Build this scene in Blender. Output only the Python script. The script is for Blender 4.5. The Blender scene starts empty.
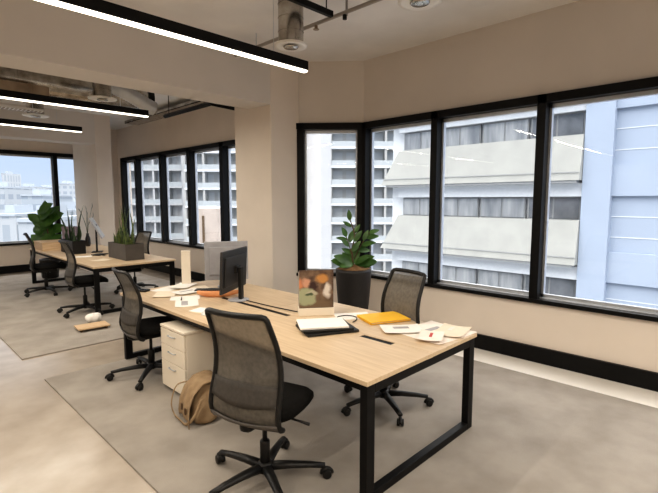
import bpy, bmesh, math, random
from mathutils import Vector, Matrix
random.seed(7)
scn = bpy.context.scene
COL = scn.collection
PI = math.pi
V = Vector

# ------------------------------------------------------------------ materials
def mat(name, col, rough=0.6, metal=0.0, var=0.0, scale=8.0, bump=0.0, bscale=60.0, stretch=None,
        col2=None, emis=None, estr=0.0, alpha=1.0, spec=0.5, detail=4.0):
    m = bpy.data.materials.new(name); m.use_nodes = True
    nt = m.node_tree; N = nt.nodes; L = nt.links
    b = N['Principled BSDF']
    c = (*col, 1)
    b.inputs['Base Color'].default_value = c
    b.inputs['Roughness'].default_value = rough
    b.inputs['Metallic'].default_value = metal
    b.inputs['Specular IOR Level'].default_value = spec
    tc = N.new('ShaderNodeTexCoord')
    mp = N.new('ShaderNodeMapping'); L.new(tc.outputs['Object'], mp.inputs['Vector'])
    if stretch: mp.inputs['Scale'].default_value = stretch
    if var > 0 or col2:
        n = N.new('ShaderNodeTexNoise'); n.inputs['Scale'].default_value = scale
        n.inputs['Detail'].default_value = detail
        L.new(mp.outputs['Vector'], n.inputs['Vector'])
        r = N.new('ShaderNodeValToRGB')
        r.color_ramp.elements[0].position = 0.32; r.color_ramp.elements[1].position = 0.68
        a2 = col2 if col2 else tuple(max(0, x * (1 - var)) for x in col)
        a1 = col if col2 else tuple(min(1, x * (1 + var)) for x in col)
        r.color_ramp.elements[0].color = (*a2, 1); r.color_ramp.elements[1].color = (*a1, 1)
        L.new(n.outputs['Fac'], r.inputs['Fac']); L.new(r.outputs['Color'], b.inputs['Base Color'])
    if bump > 0:
        n2 = N.new('ShaderNodeTexNoise'); n2.inputs['Scale'].default_value = bscale
        L.new(mp.outputs['Vector'], n2.inputs['Vector'])
        bp = N.new('ShaderNodeBump'); bp.inputs['Strength'].default_value = bump
        bp.inputs['Distance'].default_value = 0.01
        L.new(n2.outputs['Fac'], bp.inputs['Height']); L.new(bp.outputs['Normal'], b.inputs['Normal'])
    if emis:
        b.inputs['Emission Color'].default_value = (*emis, 1); b.inputs['Emission Strength'].default_value = estr
    if alpha < 1: b.inputs['Alpha'].default_value = alpha
    return m

def glass_mat(name, tint=(1, 1, 1), refl=0.05):
    m = bpy.data.materials.new(name); m.use_nodes = True
    nt = m.node_tree; N = nt.nodes; L = nt.links
    N.remove(N['Principled BSDF'])
    t = N.new('ShaderNodeBsdfTransparent'); t.inputs['Color'].default_value = (*tint, 1)
    g = N.new('ShaderNodeBsdfGlossy'); g.inputs['Roughness'].default_value = 0.0
    fr = N.new('ShaderNodeFresnel'); fr.inputs['IOR'].default_value = 1.35
    mx = N.new('ShaderNodeMixShader')
    L.new(fr.outputs['Fac'], mx.inputs['Fac']); L.new(t.outputs['BSDF'], mx.inputs[1]); L.new(g.outputs['BSDF'], mx.inputs[2])
    L.new(mx.outputs['Shader'], N['Material Output'].inputs['Surface'])
    return m

def grid_mat(name, wall, win, cx, cz, fx=0.55, fz=0.5):
    """city facade: window grid from object coordinates, fading to the wall colour on top"""
    m = bpy.data.materials.new(name); m.use_nodes = True
    nt = m.node_tree; N = nt.nodes; L = nt.links; b = N['Principled BSDF']
    b.inputs['Roughness'].default_value = 0.8
    tc = N.new('ShaderNodeTexCoord'); sp = N.new('ShaderNodeSeparateXYZ'); L.new(tc.outputs['Object'], sp.inputs[0])
    def band(sock, per, f):
        a = N.new('ShaderNodeMath'); a.operation = 'DIVIDE'; L.new(sock, a.inputs[0]); a.inputs[1].default_value = per
        fr = N.new('ShaderNodeMath'); fr.operation = 'FRACT'; L.new(a.outputs[0], fr.inputs[0])
        c = N.new('ShaderNodeMath'); c.operation = 'LESS_THAN'; L.new(fr.outputs[0], c.inputs[0]); c.inputs[1].default_value = f
        return c.outputs[0]
    ad = N.new('ShaderNodeMath'); ad.operation = 'ADD'; L.new(sp.outputs['X'], ad.inputs[0]); L.new(sp.outputs['Y'], ad.inputs[1])
    bx_ = band(ad.outputs[0], cx, fx); bz_ = band(sp.outputs['Z'], cz, fz)
    mu = N.new('ShaderNodeMath'); mu.operation = 'MULTIPLY'; L.new(bx_, mu.inputs[0]); L.new(bz_, mu.inputs[1])
    mx = N.new('ShaderNodeMix'); mx.data_type = 'RGBA'
    L.new(mu.outputs[0], mx.inputs['Factor']); mx.inputs['A'].default_value = (*wall, 1); mx.inputs['B'].default_value = (*win, 1)
    L.new(mx.outputs['Result'], b.inputs['Base Color'])
    return m

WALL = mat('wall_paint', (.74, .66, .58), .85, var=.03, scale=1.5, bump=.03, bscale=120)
WALL_SHADED = mat('shaded_wall_paint', (.61, .565, .52), .85, var=.03, scale=1.5)  # wall paint darkened: shade above the lamp level is put into the colour
CEIL = mat('ceiling_paint', (.74, .72, .695), .9, var=.05, scale=2)
BEAM = mat('beam_paint', (.62, .58, .535), .85, var=.03, scale=1.5)
BLACK = mat('black_metal', (.005, .0048, .005), .5, 0.0, var=.2, scale=20, spec=.22)
BLACKP = mat('black_plastic', (.011, .0105, .010), .45, var=.2, scale=30, spec=.35)
SILVER = mat('silver_aluminium', (.55, .57, .60), .35, .6, var=.05)
FLOORM = mat('polished_concrete', (.42, .365, .305), .21, var=0, scale=3.2, col2=(.33, .282, .232), detail=11, bump=.015, bscale=30)
CARPET = mat('grey_carpet', (.365, .33, .29), .95, scale=3.0, col2=(.275, .245, .212), detail=12, bump=.5, bscale=380)
OAK = mat('light_oak', (.63, .49, .335), .42, scale=5, col2=(.53, .395, .255), stretch=(9, .6, 9), detail=6)
PLY = mat('pale_ply', (.64, .47, .30), .6, scale=6, col2=(.52, .36, .21), stretch=(1, 8, 8))
CREAM = mat('cream_laminate', (.80, .72, .60), .5, var=.02, scale=3)
PAPER = mat('white_paper', (.82, .79, .74), .8, var=.03, scale=12)
PAPER2 = mat('cream_paper', (.78, .68, .54), .8, var=.04, scale=12)
PAPERR = mat('printed_paper', (.86, .80, .73), .8, scale=7, col2=(.80, .70, .61), detail=8)
YELLOW = mat('yellow_card', (.86, .50, .03), .55, var=.05, scale=6)
MESH = mat('chair_mesh', (.115, .103, .087), .85, var=.18, scale=40, alpha=.86)
SEATF = mat('seat_fabric', (.008, .0075, .007), .95, var=.25, scale=60, bump=.3, bscale=300, spec=.12)
LUMB = mat('lumbar_mesh', (.060, .053, .046), .8, var=.15, scale=40, alpha=.95)
LOWERB = mat('back_shell', (.080, .070, .062), .5, var=.1, scale=20)
CANVAS = mat('tan_canvas', (.34, .24, .14), .9, scale=9, col2=(.24, .16, .088), bump=.4, bscale=150)
CANVASD = mat('dark_canvas', (.10, .06, .03), .9, var=.2)
POTM = mat('dark_pot', (.016, .014, .0135), .5, var=.3, scale=10, stretch=(30, 30, 1))
BOXPL = mat('charcoal_planter', (.088, .078, .070), .7, var=.1)
SOIL = mat('coir_soil', (.16, .085, .035), 1, scale=25, col2=(.24, .14, .06), bump=1, bscale=60)
LEAF = mat('fig_leaf', (.065, .15, .025), .42, scale=9, col2=(.03, .085, .015))
LEAF2 = mat('snake_leaf', (.115, .15, .035), .5, scale=14, col2=(.035, .065, .02), stretch=(1, 1, 3))
LEAF3 = mat('dark_leaf', (.03, .06, .025), .5, scale=14, col2=(.015, .03, .012))
STEM = mat('brown_stem', (.10, .065, .035), .8, var=.2)
GALV = mat('galvanised_duct', (.60, .58, .54), .24, .95, scale=7, col2=(.30, .27, .235), stretch=(1, 1, 1))
GALVB = mat('warm_duct', (.42, .33, .24), .4, .7, scale=5, col2=(.25, .19, .14))
WHITEM = mat('white_metal', (.72, .70, .66), .4, var=.03)
LED = mat('led_diffuser', (1, .95, .85), .5, emis=(1, .92, .78), estr=3.0)
SCREENB = mat('monitor_back', (.030, .029, .029), .42, var=.15)
SCREENG = mat('grey_monitor', (.33, .33, .35), .4, var=.1)
SCREEN = mat('monitor_screen', (.01, .01, .012), .15)
PINK = mat('orange_cloth', (.72, .33, .14), .7, scale=12, col2=(.60, .24, .10))
MAUVE = mat('mauve_card', (.26, .21, .25), .8, var=.1)
RED = mat('red_print', (.50, .06, .05), .7, var=.1)
INK = mat('grey_print', (.40, .38, .38), .8, var=.2)
GLASS = glass_mat('window_glass')
CONC = mat('spandrel_concrete', (.345, .35, .332), .85, scale=1.2, col2=(.305, .31, .295), detail=8)
BLUEW = mat('pale_blue_render', (.31, .365, .455), .85, var=.03, scale=.6)
WHITEB = mat('white_render', (.43, .44, .455), .85, var=.02, scale=.4)
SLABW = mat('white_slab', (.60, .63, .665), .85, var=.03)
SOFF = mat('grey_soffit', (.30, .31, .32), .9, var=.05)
EXGL = mat('facade_glass', (.17, .185, .205), .12, scale=1.6, col2=(.36, .375, .39), stretch=(1, 1.6, .25))
EXGLD = mat('dark_facade_glass', (.08, .09, .10), .15, scale=1.1, col2=(.16, .17, .19))
EXFR = mat('facade_frame', (.22, .23, .24), .6)
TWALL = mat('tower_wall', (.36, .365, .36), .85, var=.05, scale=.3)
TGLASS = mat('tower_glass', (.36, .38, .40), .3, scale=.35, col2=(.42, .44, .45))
TRAIL = mat('balcony_rail_glass', (.37, .40, .42), .4, var=.06)
BEIGEB = mat('beige_render', (.42, .36, .32), .85, var=.1, scale=.5)
GROUND = mat('street_asphalt', (.15, .16, .17), .9, scale=.05, col2=(.22, .23, .24))

# ------------------------------------------------------------------ mesh helpers
def nb(): return bmesh.new()
def finish(name, bm, m, parent=None, smooth=False, bevel=0.0, seg=2, subsurf=0, solid=0.0, split=False, loc=None, rot=None):
    bmesh.ops.recalc_face_normals(bm, faces=bm.faces[:])
    me = bpy.data.meshes.new(name); bm.to_mesh(me); bm.free()
    o = bpy.data.objects.new(name, me); COL.objects.link(o)
    if isinstance(m, (list, tuple)):
        for x in m: me.materials.append(x)
    else: me.materials.append(m)
    if smooth:
        for p in me.polygons: p.use_smooth = True
    if solid:
        md = o.modifiers.new('solid', 'SOLIDIFY'); md.thickness = solid; md.offset = 0
    if split:
        md = o.modifiers.new('split', 'EDGE_SPLIT'); md.split_angle = math.radians(40)
    if bevel:
        md = o.modifiers.new('bev', 'BEVEL'); md.width = bevel; md.segments = seg; md.limit_method = 'ANGLE'; md.angle_limit = .6
    if subsurf:
        md = o.modifiers.new('sub', 'SUBSURF'); md.levels = subsurf; md.render_levels = subsurf
    if parent: o.parent = parent
    if loc is not None: o.location = loc
    if rot is not None: o.rotation_euler = rot
    return o
def box(bm, x0, x1, y0, y1, z0, z1, M=None):
    vs = [bm.verts.new((x, y, z)) for x in (x0, x1) for y in (y0, y1) for z in (z0, z1)]
    if M is not None:
        for v in vs: v.co = M @ v.co
    for f in ((0, 1, 3, 2), (4, 6, 7, 5), (0, 4, 5, 1), (2, 3, 7, 6), (0, 2, 6, 4), (1, 5, 7, 3)):
        bm.faces.new([vs[i] for i in f])
    return bm
def frame_of(d):
    d = d.normalized(); a = V((0, 0, 1)) if abs(d.z) < .9 else V((1, 0, 0))
    s = d.cross(a).normalized(); return s, s.cross(d).normalized()
def tube(bm, pts, rad, n=8, closed=False, cap=True, flat=1.0):
    pts = [V(p) for p in pts]; k = len(pts)
    rad = rad if isinstance(rad, (list, tuple)) else [rad] * k
    rings = []; s = None
    for i, p in enumerate(pts):
        if closed: d = pts[(i + 1) % k] - pts[i - 1]
        else: d = pts[min(i + 1, k - 1)] - pts[max(i - 1, 0)]
        d.normalize()
        if s is None: s, t = frame_of(d)
        else:
            s = (s - d * s.dot(d)).normalized(); t = s.cross(d).normalized()
        rings.append([bm.verts.new(p + (s * math.cos(2 * PI * j / n) + t * math.sin(2 * PI * j / n) * flat) * rad[i]) for j in range(n)])
    for i in range(k if closed else k - 1):
        a, b = rings[i], rings[(i + 1) % k]
        for j in range(n): bm.faces.new((a[j], a[(j + 1) % n], b[(j + 1) % n], b[j]))
    if cap and not closed:
        bm.faces.new(rings[0]); bm.faces.new(rings[-1][::-1])
    return bm
def lathe(bm, prof, n=24, c=(0, 0, 0), axis='Z'):
    rings = []
    for r, z in prof:
        ring = []
        for j in range(n):
            a = 2 * PI * j / n
            p = V((r * math.cos(a), r * math.sin(a), z))
            if axis == 'Y': p = V((p.x, p.z, p.y))
            if axis == 'X': p = V((p.z, p.x, p.y))
            ring.append(bm.verts.new(p + V(c)))
        rings.append(ring)
    for a, b in zip(rings, rings[1:]):
        for j in range(n): bm.faces.new((a[j], a[(j + 1) % n], b[(j + 1) % n], b[j]))
    bm.faces.new(rings[0]); bm.faces.new(rings[-1])
    return bm
def prism(bm, poly, z0, z1, M=None):
    lo = [bm.verts.new((x, y, z0)) for x, y in poly]; hi = [bm.verts.new((x, y, z1)) for x, y in poly]
    if M is not None:
        for v in lo + hi: v.co = M @ v.co
    k = len(poly)
    for i in range(k): bm.faces.new((lo[i], lo[(i + 1) % k], hi[(i + 1) % k], hi[i]))
    bm.faces.new(lo[::-1]); bm.faces.new(hi)
    return bm
def surf(bm, fn, nu, nv):
    g = [[bm.verts.new(fn(i / nu, j / nv)) for j in range(nv + 1)] for i in range(nu + 1)]
    for i in range(nu):
        for j in range(nv): bm.faces.new((g[i][j], g[i + 1][j], g[i + 1][j + 1], g[i][j + 1]))
    return g
def spline(pts, n=8):
    out = []; k = len(pts); P = [V(p) for p in pts]
    for i in range(k - 1):
        p0, p1, p2, p3 = P[max(i - 1, 0)], P[i], P[i + 1], P[min(i + 2, k - 1)]
        for s in range(n):
            t = s / n
            out.append(.5 * ((2 * p1) + (p2 - p0) * t + (2 * p0 - 5 * p1 + 4 * p2 - p3) * t * t + (3 * p1 - p0 - 3 * p2 + p3) * t ** 3))
    out.append(P[-1]); return out

def thing(name, label, cat, loc=(0, 0, 0), rotz=0.0, group=None):
    o = bpy.data.objects.new(name, None); COL.objects.link(o); o.empty_display_size = .1
    o.location = loc; o.rotation_euler = (0, 0, rotz); o['label'] = label; o['category'] = cat
    if group: o['group'] = group
    return o
def tag(o, label, cat, group=None):
    o['label'] = label; o['category'] = cat
    if group: o['group'] = group
    return o
def struct(name, bm, m, parent=None, label=None, **kw):
    o = finish(name, bm, m, parent, **kw)
    if parent is None: o['kind'] = 'structure'
    if label: o['label'] = label
    return o
def sroot(name, loc=(0, 0, 0), rotz=0, label=None):
    o = bpy.data.objects.new(name, None); COL.objects.link(o); o['kind'] = 'structure'
    o.location = loc; o.rotation_euler = (0, 0, rotz)
    if label: o['label'] = label
    return o
def dup(root, loc, rotz, label, group=None):
    r = root.copy(); COL.objects.link(r); r.location = loc; r.rotation_euler = (0, 0, rotz); r['label'] = label
    if group: r['group'] = group
    for ch in list(root.children):
        c = ch.copy(); COL.objects.link(c); c.parent = r
        for g in list(ch.children):
            d = g.copy(); COL.objects.link(d); d.parent = c
    return r

# ------------------------------------------------------------------ camera (1.70 m above the floor, origin below it)
cam = bpy.data.cameras.new('camera'); co = bpy.data.objects.new('camera', cam); COL.objects.link(co)
cam.sensor_fit = 'HORIZONTAL'; cam.sensor_width = 36.0; cam.lens = 452.0 / 658.0 * 36.0
cam.clip_start = .05; cam.clip_end = 3000
yaw, pitch = math.radians(45.6), math.radians(5.85)
co.location = (0, 0, 1.70)
co.rotation_euler = (PI / 2 - pitch, 0, -yaw)
scn.camera = co

# ------------------------------------------------------------------ room shell
XW = 4.843; CZ = 3.57; YB = 12.70
SILL, HEAD = .665, 2.75
FSILL, FHEAD = .73, 2.80
box_ = lambda *a: box(nb(), *a)
struct('floor', box_(-5.2, XW + .2, -4.2, YB + .2, -.25, 0), FLOORM, label='pale polished concrete floor around the carpets')
struct('ceiling', box_(-5.2, XW + .25, -4.2, YB + .25, CZ, CZ + .3), CEIL)
K = V((XW, 4.08)); J = V((4.20, 4.825))         # kink of the facade and its end at the column
ddir = (J - K).normalized(); dlen = (J - K).length
# right wall: below the sill and above the head
struct('wall_right', box_(XW, XW + .22, -4.2, 4.08, 0, SILL - .03), WALL, label='right wall below the window sill')
struct('wall_right', box_(XW, XW + .22, -4.2, 4.08, HEAD, CZ), WALL_SHADED, label='right wall above the window heads')
# slanted wall piece beside the column
Md = Matrix.Translation((K.x, K.y, 0)) @ Matrix.Rotation(math.atan2(ddir.y, ddir.x), 4, 'Z')
struct('wall_slanted', box(nb(), 0, dlen, -.22, 0, 0, SILL - .03, Md), WALL)
struct('wall_slanted', box(nb(), 0, dlen, -.22, 0, HEAD, CZ, Md), WALL_SHADED)
bm = nb(); box(bm, XW, XW + .22, 5.40, YB, 0, FSILL - .03); box(bm, XW, XW + .22, 5.40, YB, FHEAD, CZ); box(bm, XW, XW + .22, 5.40, 6.25, FSILL - .03, FHEAD)
box(bm, XW, XW + .22, 12.42, YB, FSILL - .03, FHEAD)
struct('wall_far_right', bm, WALL)
struct('wall_infill', box_(4.25, XW + .2, 5.2, 5.40, 0, CZ), WALL)
bm = nb(); box(bm, -5.2, XW + .22, YB, YB + .22, 0, .68); box(bm, -5.2, XW + .22, YB, YB + .22, 2.85, CZ); box(bm, 4.05, XW + .22, YB, YB + .22, .68, 2.85)
struct('wall_back', bm, WALL)
struct('wall_left', box_(-5.2, -5.0, -4.2, YB + .2, 0, CZ), WALL)
struct('wall_front', box_(-5.2, XW + .2, -4.2, -4.0, 0, CZ), WALL)
struct('trim_2', box_(4.30, XW + .24, 5.16, 5.20, 0, CZ), mat('white_cladding', (.88, .88, .88), .8, var=.02), label='white outside cladding beside the slanted window')
struct('trim_3', box_(XW + .22, XW + .25, 5.20, 6.25, 0, CZ), mat('white_cladding_side', (.88, .88, .88), .8, var=.02), label='white outside cladding on the far wall')
# columns and beams
COLM = mat('column_paint', (.68, .61, .535), .8, var=.03, scale=2)
struct('column', box_(3.765, 4.26, 4.75, 5.57, 0, CZ), COLM, bevel=.008, label='beige column at the end of the slanted window')
struct('column', box_(3.63, 3.97, 10.75, 12.3, 0, CZ), COLM, bevel=.008, label='beige column at the far end of the room')
struct('beam', box_(-5.0, 4.26, 4.752, 5.22, 2.935, CZ), BEAM, label='wide painted ceiling beam in front of the far room')
struct('beam', box_(-5.0, 3.97, 10.752, 11.2, 2.935, CZ), BEAM, label='ceiling beam over the far column')
# baseboards
struct('baseboard_right', box_(XW - .035, XW, -4.0, 4.06, 0, .168), BLACK)
struct('baseboard_slanted', box(nb(), 0.02, dlen, 0, .03, 0, .168, Md), BLACK)
struct('baseboard_far_right', box_(XW - .035, XW, 5.40, YB, 0, .17), BLACK)
struct('baseboard_back', box_(-5.0, XW, YB - .035, YB, 0, .17), BLACK)

def window(name, length, z0, z1, posts, M, pw=.085, label=None):
    """window in the local frame M: x along the wall, y outwards; posts = x centres of the mullions"""
    r = sroot(name, label=label)
    bm = nb()
    box(bm, 0, length, -.045, .10, z1 - .085, z1, M); box(bm, 0, length, -.055, .03, z0 - .03, z0 + .012, M)
    for p in posts:
        w = pw
        box(bm, p - w / 2, p + w / 2, -.045, .13, z0, z1, M)
    struct('window_frame', bm, BLACK, r)
    bm = nb()
    box(bm, 0, length, .03, .20, z0 - .02, z0 + .02, M)
    ps = [0] + list(posts) + [length]
    for a, b in zip(ps, ps[1:]):
        if b - a < .2: continue
        a2, b2 = a + pw / 2, b - pw / 2
        box(bm, a2, a2 + .022, .07, .12, z0, z1 - .08, M); box(bm, b2 - .022, b2, .07, .12, z0, z1 - .08, M)
        box(bm, a2, b2, .07, .12, z1 - .125, z1 - .085, M); box(bm, a2, b2, .07, .12, z0 + .02, z0 + .055, M)
    struct('inner_frame', bm, SILVER, r, label='silver inner window frame')
    for a, b in zip(ps, ps[1:]):
        if b - a < .2: continue
        bm = nb()
        c = [M @ V((a + pw / 2, .095, z0)), M @ V((b - pw / 2, .095, z0)), M @ V((b - pw / 2, .095, z1 - .08)), M @ V((a + pw / 2, .095, z1 - .08))]
        bm.faces.new([bm.verts.new(q) for q in c])
        struct('pane', bm, GLASS, r)
    return r
# frames: local x runs along the wall
def wallM(ox, oy, ang): return Matrix.Translation((ox, oy, 0)) @ Matrix.Rotation(ang, 4, 'Z')
# right wall: x = distance from K towards -Y, outward +X
MR = Matrix(((0, 1, 0, XW), (-1, 0, 0, 4.08), (0, 0, 1, 0), (0, 0, 0, 1)))
window('window_1', 8.0, SILL, HEAD, [.03, 1.13, 2.355, 3.58, 4.8, 6.02, 7.24], MR)
ML = Matrix(((ddir.x, -ddir.y * -1, 0, K.x), (ddir.y, ddir.x * -1, 0, K.y), (0, 0, 1, 0), (0, 0, 0, 1)))
window('window_2', dlen, SILL, HEAD, [.035, dlen - .12], ML, pw=.10)
MF = Matrix(((0, 1, 0, XW), (-1, 0, 0, 12.42), (0, 0, 1, 0), (0, 0, 0, 1)))
window('window_3', 6.17, FSILL, FHEAD, [.05, .92, 2.29, 3.58, 4.84, 6.1], MF, pw=.13)
MB = Matrix(((1, 0, 0, -5.0), (0, 1, 0, YB), (0, 0, 1, 0), (0, 0, 0, 1)))
window('window_4', 9.05, .68, 2.85, [.05, 2.3, 4.3, 6.3, 8.33, 9.0], MB, pw=.09)

STRIPM = mat('pale_concrete', (.92, .89, .84), .3, scale=2.5, col2=(.82, .79, .74), detail=8)
struct('trim_1', box_(4.42, XW - .035, -3.9, 4.35, -.001, .003), STRIPM, label='pale concrete strip along the right baseboard')
# carpets
tag(finish('carpet', box_(1.07, 4.40, -3.9, 4.83, 0, .012), CARPET), 'large grey carpet under the near desk', 'carpet')
tag(finish('carpet', box_(1.05, 4.36, 5.62, 12.2, 0, .012), CARPET), 'grey carpet under the far desk by the windows', 'carpet')
RZ = .012

# ------------------------------------------------------------------ pendant lights
def pendant(xs, xe, y, z, label):
    t = thing('pendant_light', label, 'light', ((xs + xe) / 2, y, z), 0, 'long linear pendant lights')
    h = (xe - xs) / 2
    bm = nb(); box(bm, -h, h, -.032, .032, .004, .078)
    finish('housing', bm, BLACK, t, bevel=.003)
    bm = nb(); box(bm, -h + .004, h - .004, -.024, .024, -.010, .0045)
    finish('diffuser', bm, LED, t)
    for sx in (-h + .35, h - .35): finish('suspension_wire', tube(nb(), [(sx, 0, .078), (sx, 0, CZ - z)], .0025, 5), SILVER, t)
    return t
def area(name, loc, sx, sy, power, col=(1, .92, .80), spread=150, rot=(0, 0, 0)):
    l = bpy.data.lights.new(name, 'AREA'); l.shape = 'RECTANGLE'; l.size = sx; l.size_y = sy
    l.energy = power * .88; l.color = col; l.spread = math.radians(spread)
    o = bpy.data.objects.new(name, l); COL.objects.link(o); o.location = loc; o.rotation_euler = rot
    return o
pendant(-3.2, 2.73, 2.95, 2.80, 'longest and nearest linear pendant light, in front of the beam')
pendant(-3.2, 2.70, 6.0, 2.80, 'linear pendant light just behind the beam, in front of the ducts')
pendant(-3.2, 2.54, 8.1, 2.80, 'farthest linear pendant light, before the far column')
for y, p, xa, xb in ((2.95, 92, -2.4, 2.70), (6.0, 82, -2.4, 2.65), (8.1, 76, -2.4, 2.5)): area('pendant_and_fill_glow', ((xa + xb) / 2, y, 2.785), xb - xa, .05, p, spread=180)
area('pendant_and_fill_glow', (.6, -.15, 2.785), 4.6, .05, 92, spread=180)   # the next row, behind the camera
area('pendant_and_fill_glow', (1.2, -2.8, 2.785), 5.0, .05, 130, spread=180)  # unseen lamp added as fill, no fixture, brightens under the desk

# ------------------------------------------------------------------ ceiling services
def diffuser(x, y, z, label, r=.115, fl=.15, top=None):
    t = thing('air_diffuser', label, 'air vent', (x, y, z), 0, 'round ceiling air diffusers')
    top = CZ if top is None else top
    bm = nb(); prof = [(r, .02)]
    zz = .02; H = top - z
    while zz < H - .02:
        prof += [(r, zz + .105), (r + .003, zz + .106), (r + .003, zz + .112), (r, zz + .113)]; zz += .12
    prof.append((r, H)); prof = [p for p in prof if p[1] <= H]
    lathe(bm, prof, 24); finish('duct', bm, GALV, t, smooth=True, split=True)
    bm = nb(); lathe(bm, [(r * .6, .01), (fl * .8, 0), (fl, .005), (fl, .018), (r, .03)], 28); finish('flange', bm, WHITEM, t, smooth=True)
    bm = nb(); lathe(bm, [(.02, -.012), (r * .55, -.010), (r * .62, -.002), (.02, 0)], 24); finish('cone', bm, GALV, t, smooth=True)
    return t
diffuser(2.84, 3.27, 3.10, 'round silver air diffuser hanging behind the end of the nearest light')
diffuser(2.865, 1.90, 3.10, 'round silver air diffuser nearest the right windows', fl=.155)
diffuser(2.36, 6.62, 3.06, 'round air diffuser above the second light, near the big duct', r=.115, fl=.18)
diffuser(2.05, 8.70, 3.06, 'round air diffuser above the farthest light', r=.12, fl=.19)
# big duct
t = thing('air_duct', 'long round metal duct under the far ceiling', 'duct', (0, 7.45, 3.34))
bm = nb(); prof = []
for k in range(9):
    x = -4.9 + k * .92
    prof += [(.175, x), (.175, x + .88), (.181, x + .885), (.181, x + .915)]
lathe(bm, prof, 28, axis='X'); finish('duct_body', bm, GALV, t, smooth=True, split=True)
bm = nb(); lathe(bm, [(.185, 3.30), (.195, 3.31), (.195, 3.39), (.185, 3.40)], 28, axis='X'); finish('end_collar', bm, BLACKP, t, smooth=True, split=True)
t = thing('air_duct', 'flexible silver duct sloping down beside the second light', 'duct', (2.55, 6.75, 3.2))
pts = spline([(-.15, .12, .16), (.05, .06, .10), (.28, .02, .0), (.50, .02, -.10), (.60, .02, -.13)], 14)
bm = nb(); tube(bm, pts, [.098 + .006 * (i % 2) for i in range(len(pts))], 18); finish('duct_body', bm, SILVER, t, smooth=True)
t = thing('air_duct', 'brownish rectangular duct below the long round duct', 'duct', (0, 7.0, 3.08))
bm = nb(); box(bm, -4.9, 1.78, -.17, .17, -.085, .085)
for k in range(6): box(bm, -4.7 + k * 1.25, -4.67 + k * 1.25, -.185, .185, -.10, .10)
finish('duct_body', bm, GALVB, t, bevel=.006)
t = thing('air_grille', 'slotted grille panel under the far ducts at left', 'air vent', (1.35, 8.0, 3.02))
bm = nb(); box(bm, -.62, .62, -.09, .09, 0, .03); finish('frame', bm, WHITEM, t)
bm = nb()
for k in range(24): box(bm, -.58 + k * .05, -.555 + k * .05, -.07, .07, -.008, .01)
finish('slat', bm, GALVB, t)
for sx in (-.5, .5): finish('hanger', tube(nb(), [(sx, 0, .03), (sx, 0, CZ - 3.02)], .005, 6), SILVER, t)
# black cable tracks at the far right
t = thing('cable_track', 'black ceiling track running to the far right windows', 'track', (3.62, 6.55, 3.08))
bm = nb(); tube(bm, [(-.05, .75, 0), (-.05, -.7, 0), (.5, -.62, 0)], .035, 4); finish('rail', bm, BLACK, t)
for sy in (.6, -.5): finish('hanger', tube(nb(), [(-.05, sy, .03), (-.05, sy, CZ - 3.08)], .006, 6), BLACK, t)
t = thing('cable_tray', 'pale galvanised cable tray under the far ceiling', 'tray', (4.38, 7.6, 3.42))
bm = nb(); box(bm, -.15, .15, -1.6, 3.0, 0, .012); box(bm, -.15, -.14, -1.6, 3.0, 0, .06); box(bm, .14, .15, -1.6, 3.0, 0, .06); finish('tray', bm, GALV, t)
for sy in (-1.3, 0, 2.5):
    for sx in (-.145, .145): finish('hanger', tube(nb(), [(sx, sy, .05), (sx, sy, CZ - 3.42)], .005, 6), SILVER, t)
# near track, pipe and sprinkler
t = thing('lighting_track', 'black lighting track hung close to the ceiling beside the pipe', 'track', (2.0, 3.02, 3.42))
bm = nb(); box(bm, -3, 1.12, -.02, .02, -.05, 0); finish('rail', bm, BLACK, t)
for sx in (-2.2, .2, 1.05): finish('hanger', tube(nb(), [(sx, 0, 0), (sx, 0, CZ - 3.42)], .006, 6), BLACK, t)
t = thing('sprinkler_pipe', 'thin pale pipe along the ceiling with a drop sprinkler', 'pipe', (3.22, 0, 3.42))
bm = nb(); tube(bm, [(0, 4.72, 0), (0, -3.8, 0)], .018, 10); tube(bm, [(.0, 2.98, 0), (.06, 2.98, 0), (.06, 2.98, .15)], .012, 8); finish('pipe', bm, mat('painted_pipe', (.36, .33, .30), .6), t, smooth=True)
bm = nb(); tube(bm, [(0, 3.33, -.015), (0, 3.33, -.05)], .016, 10); tube(bm, [(0, 3.33, -.05), (0, 3.33, -.055)], .03, 10); finish('sprinkler_head', bm, GALVB, t)
bm = nb(); tube(bm, [(0, 2.95, -.02), (0, 2.95, -.06)], .02, 10); finish('end_cap', bm, BLACK, t)
for sy in (4.3, 2.2, 0, -2.5): finish('hanger', tube(nb(), [(0, sy, .015), (0, sy, CZ - 3.42)], .006, 6), SILVER, t)

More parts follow.
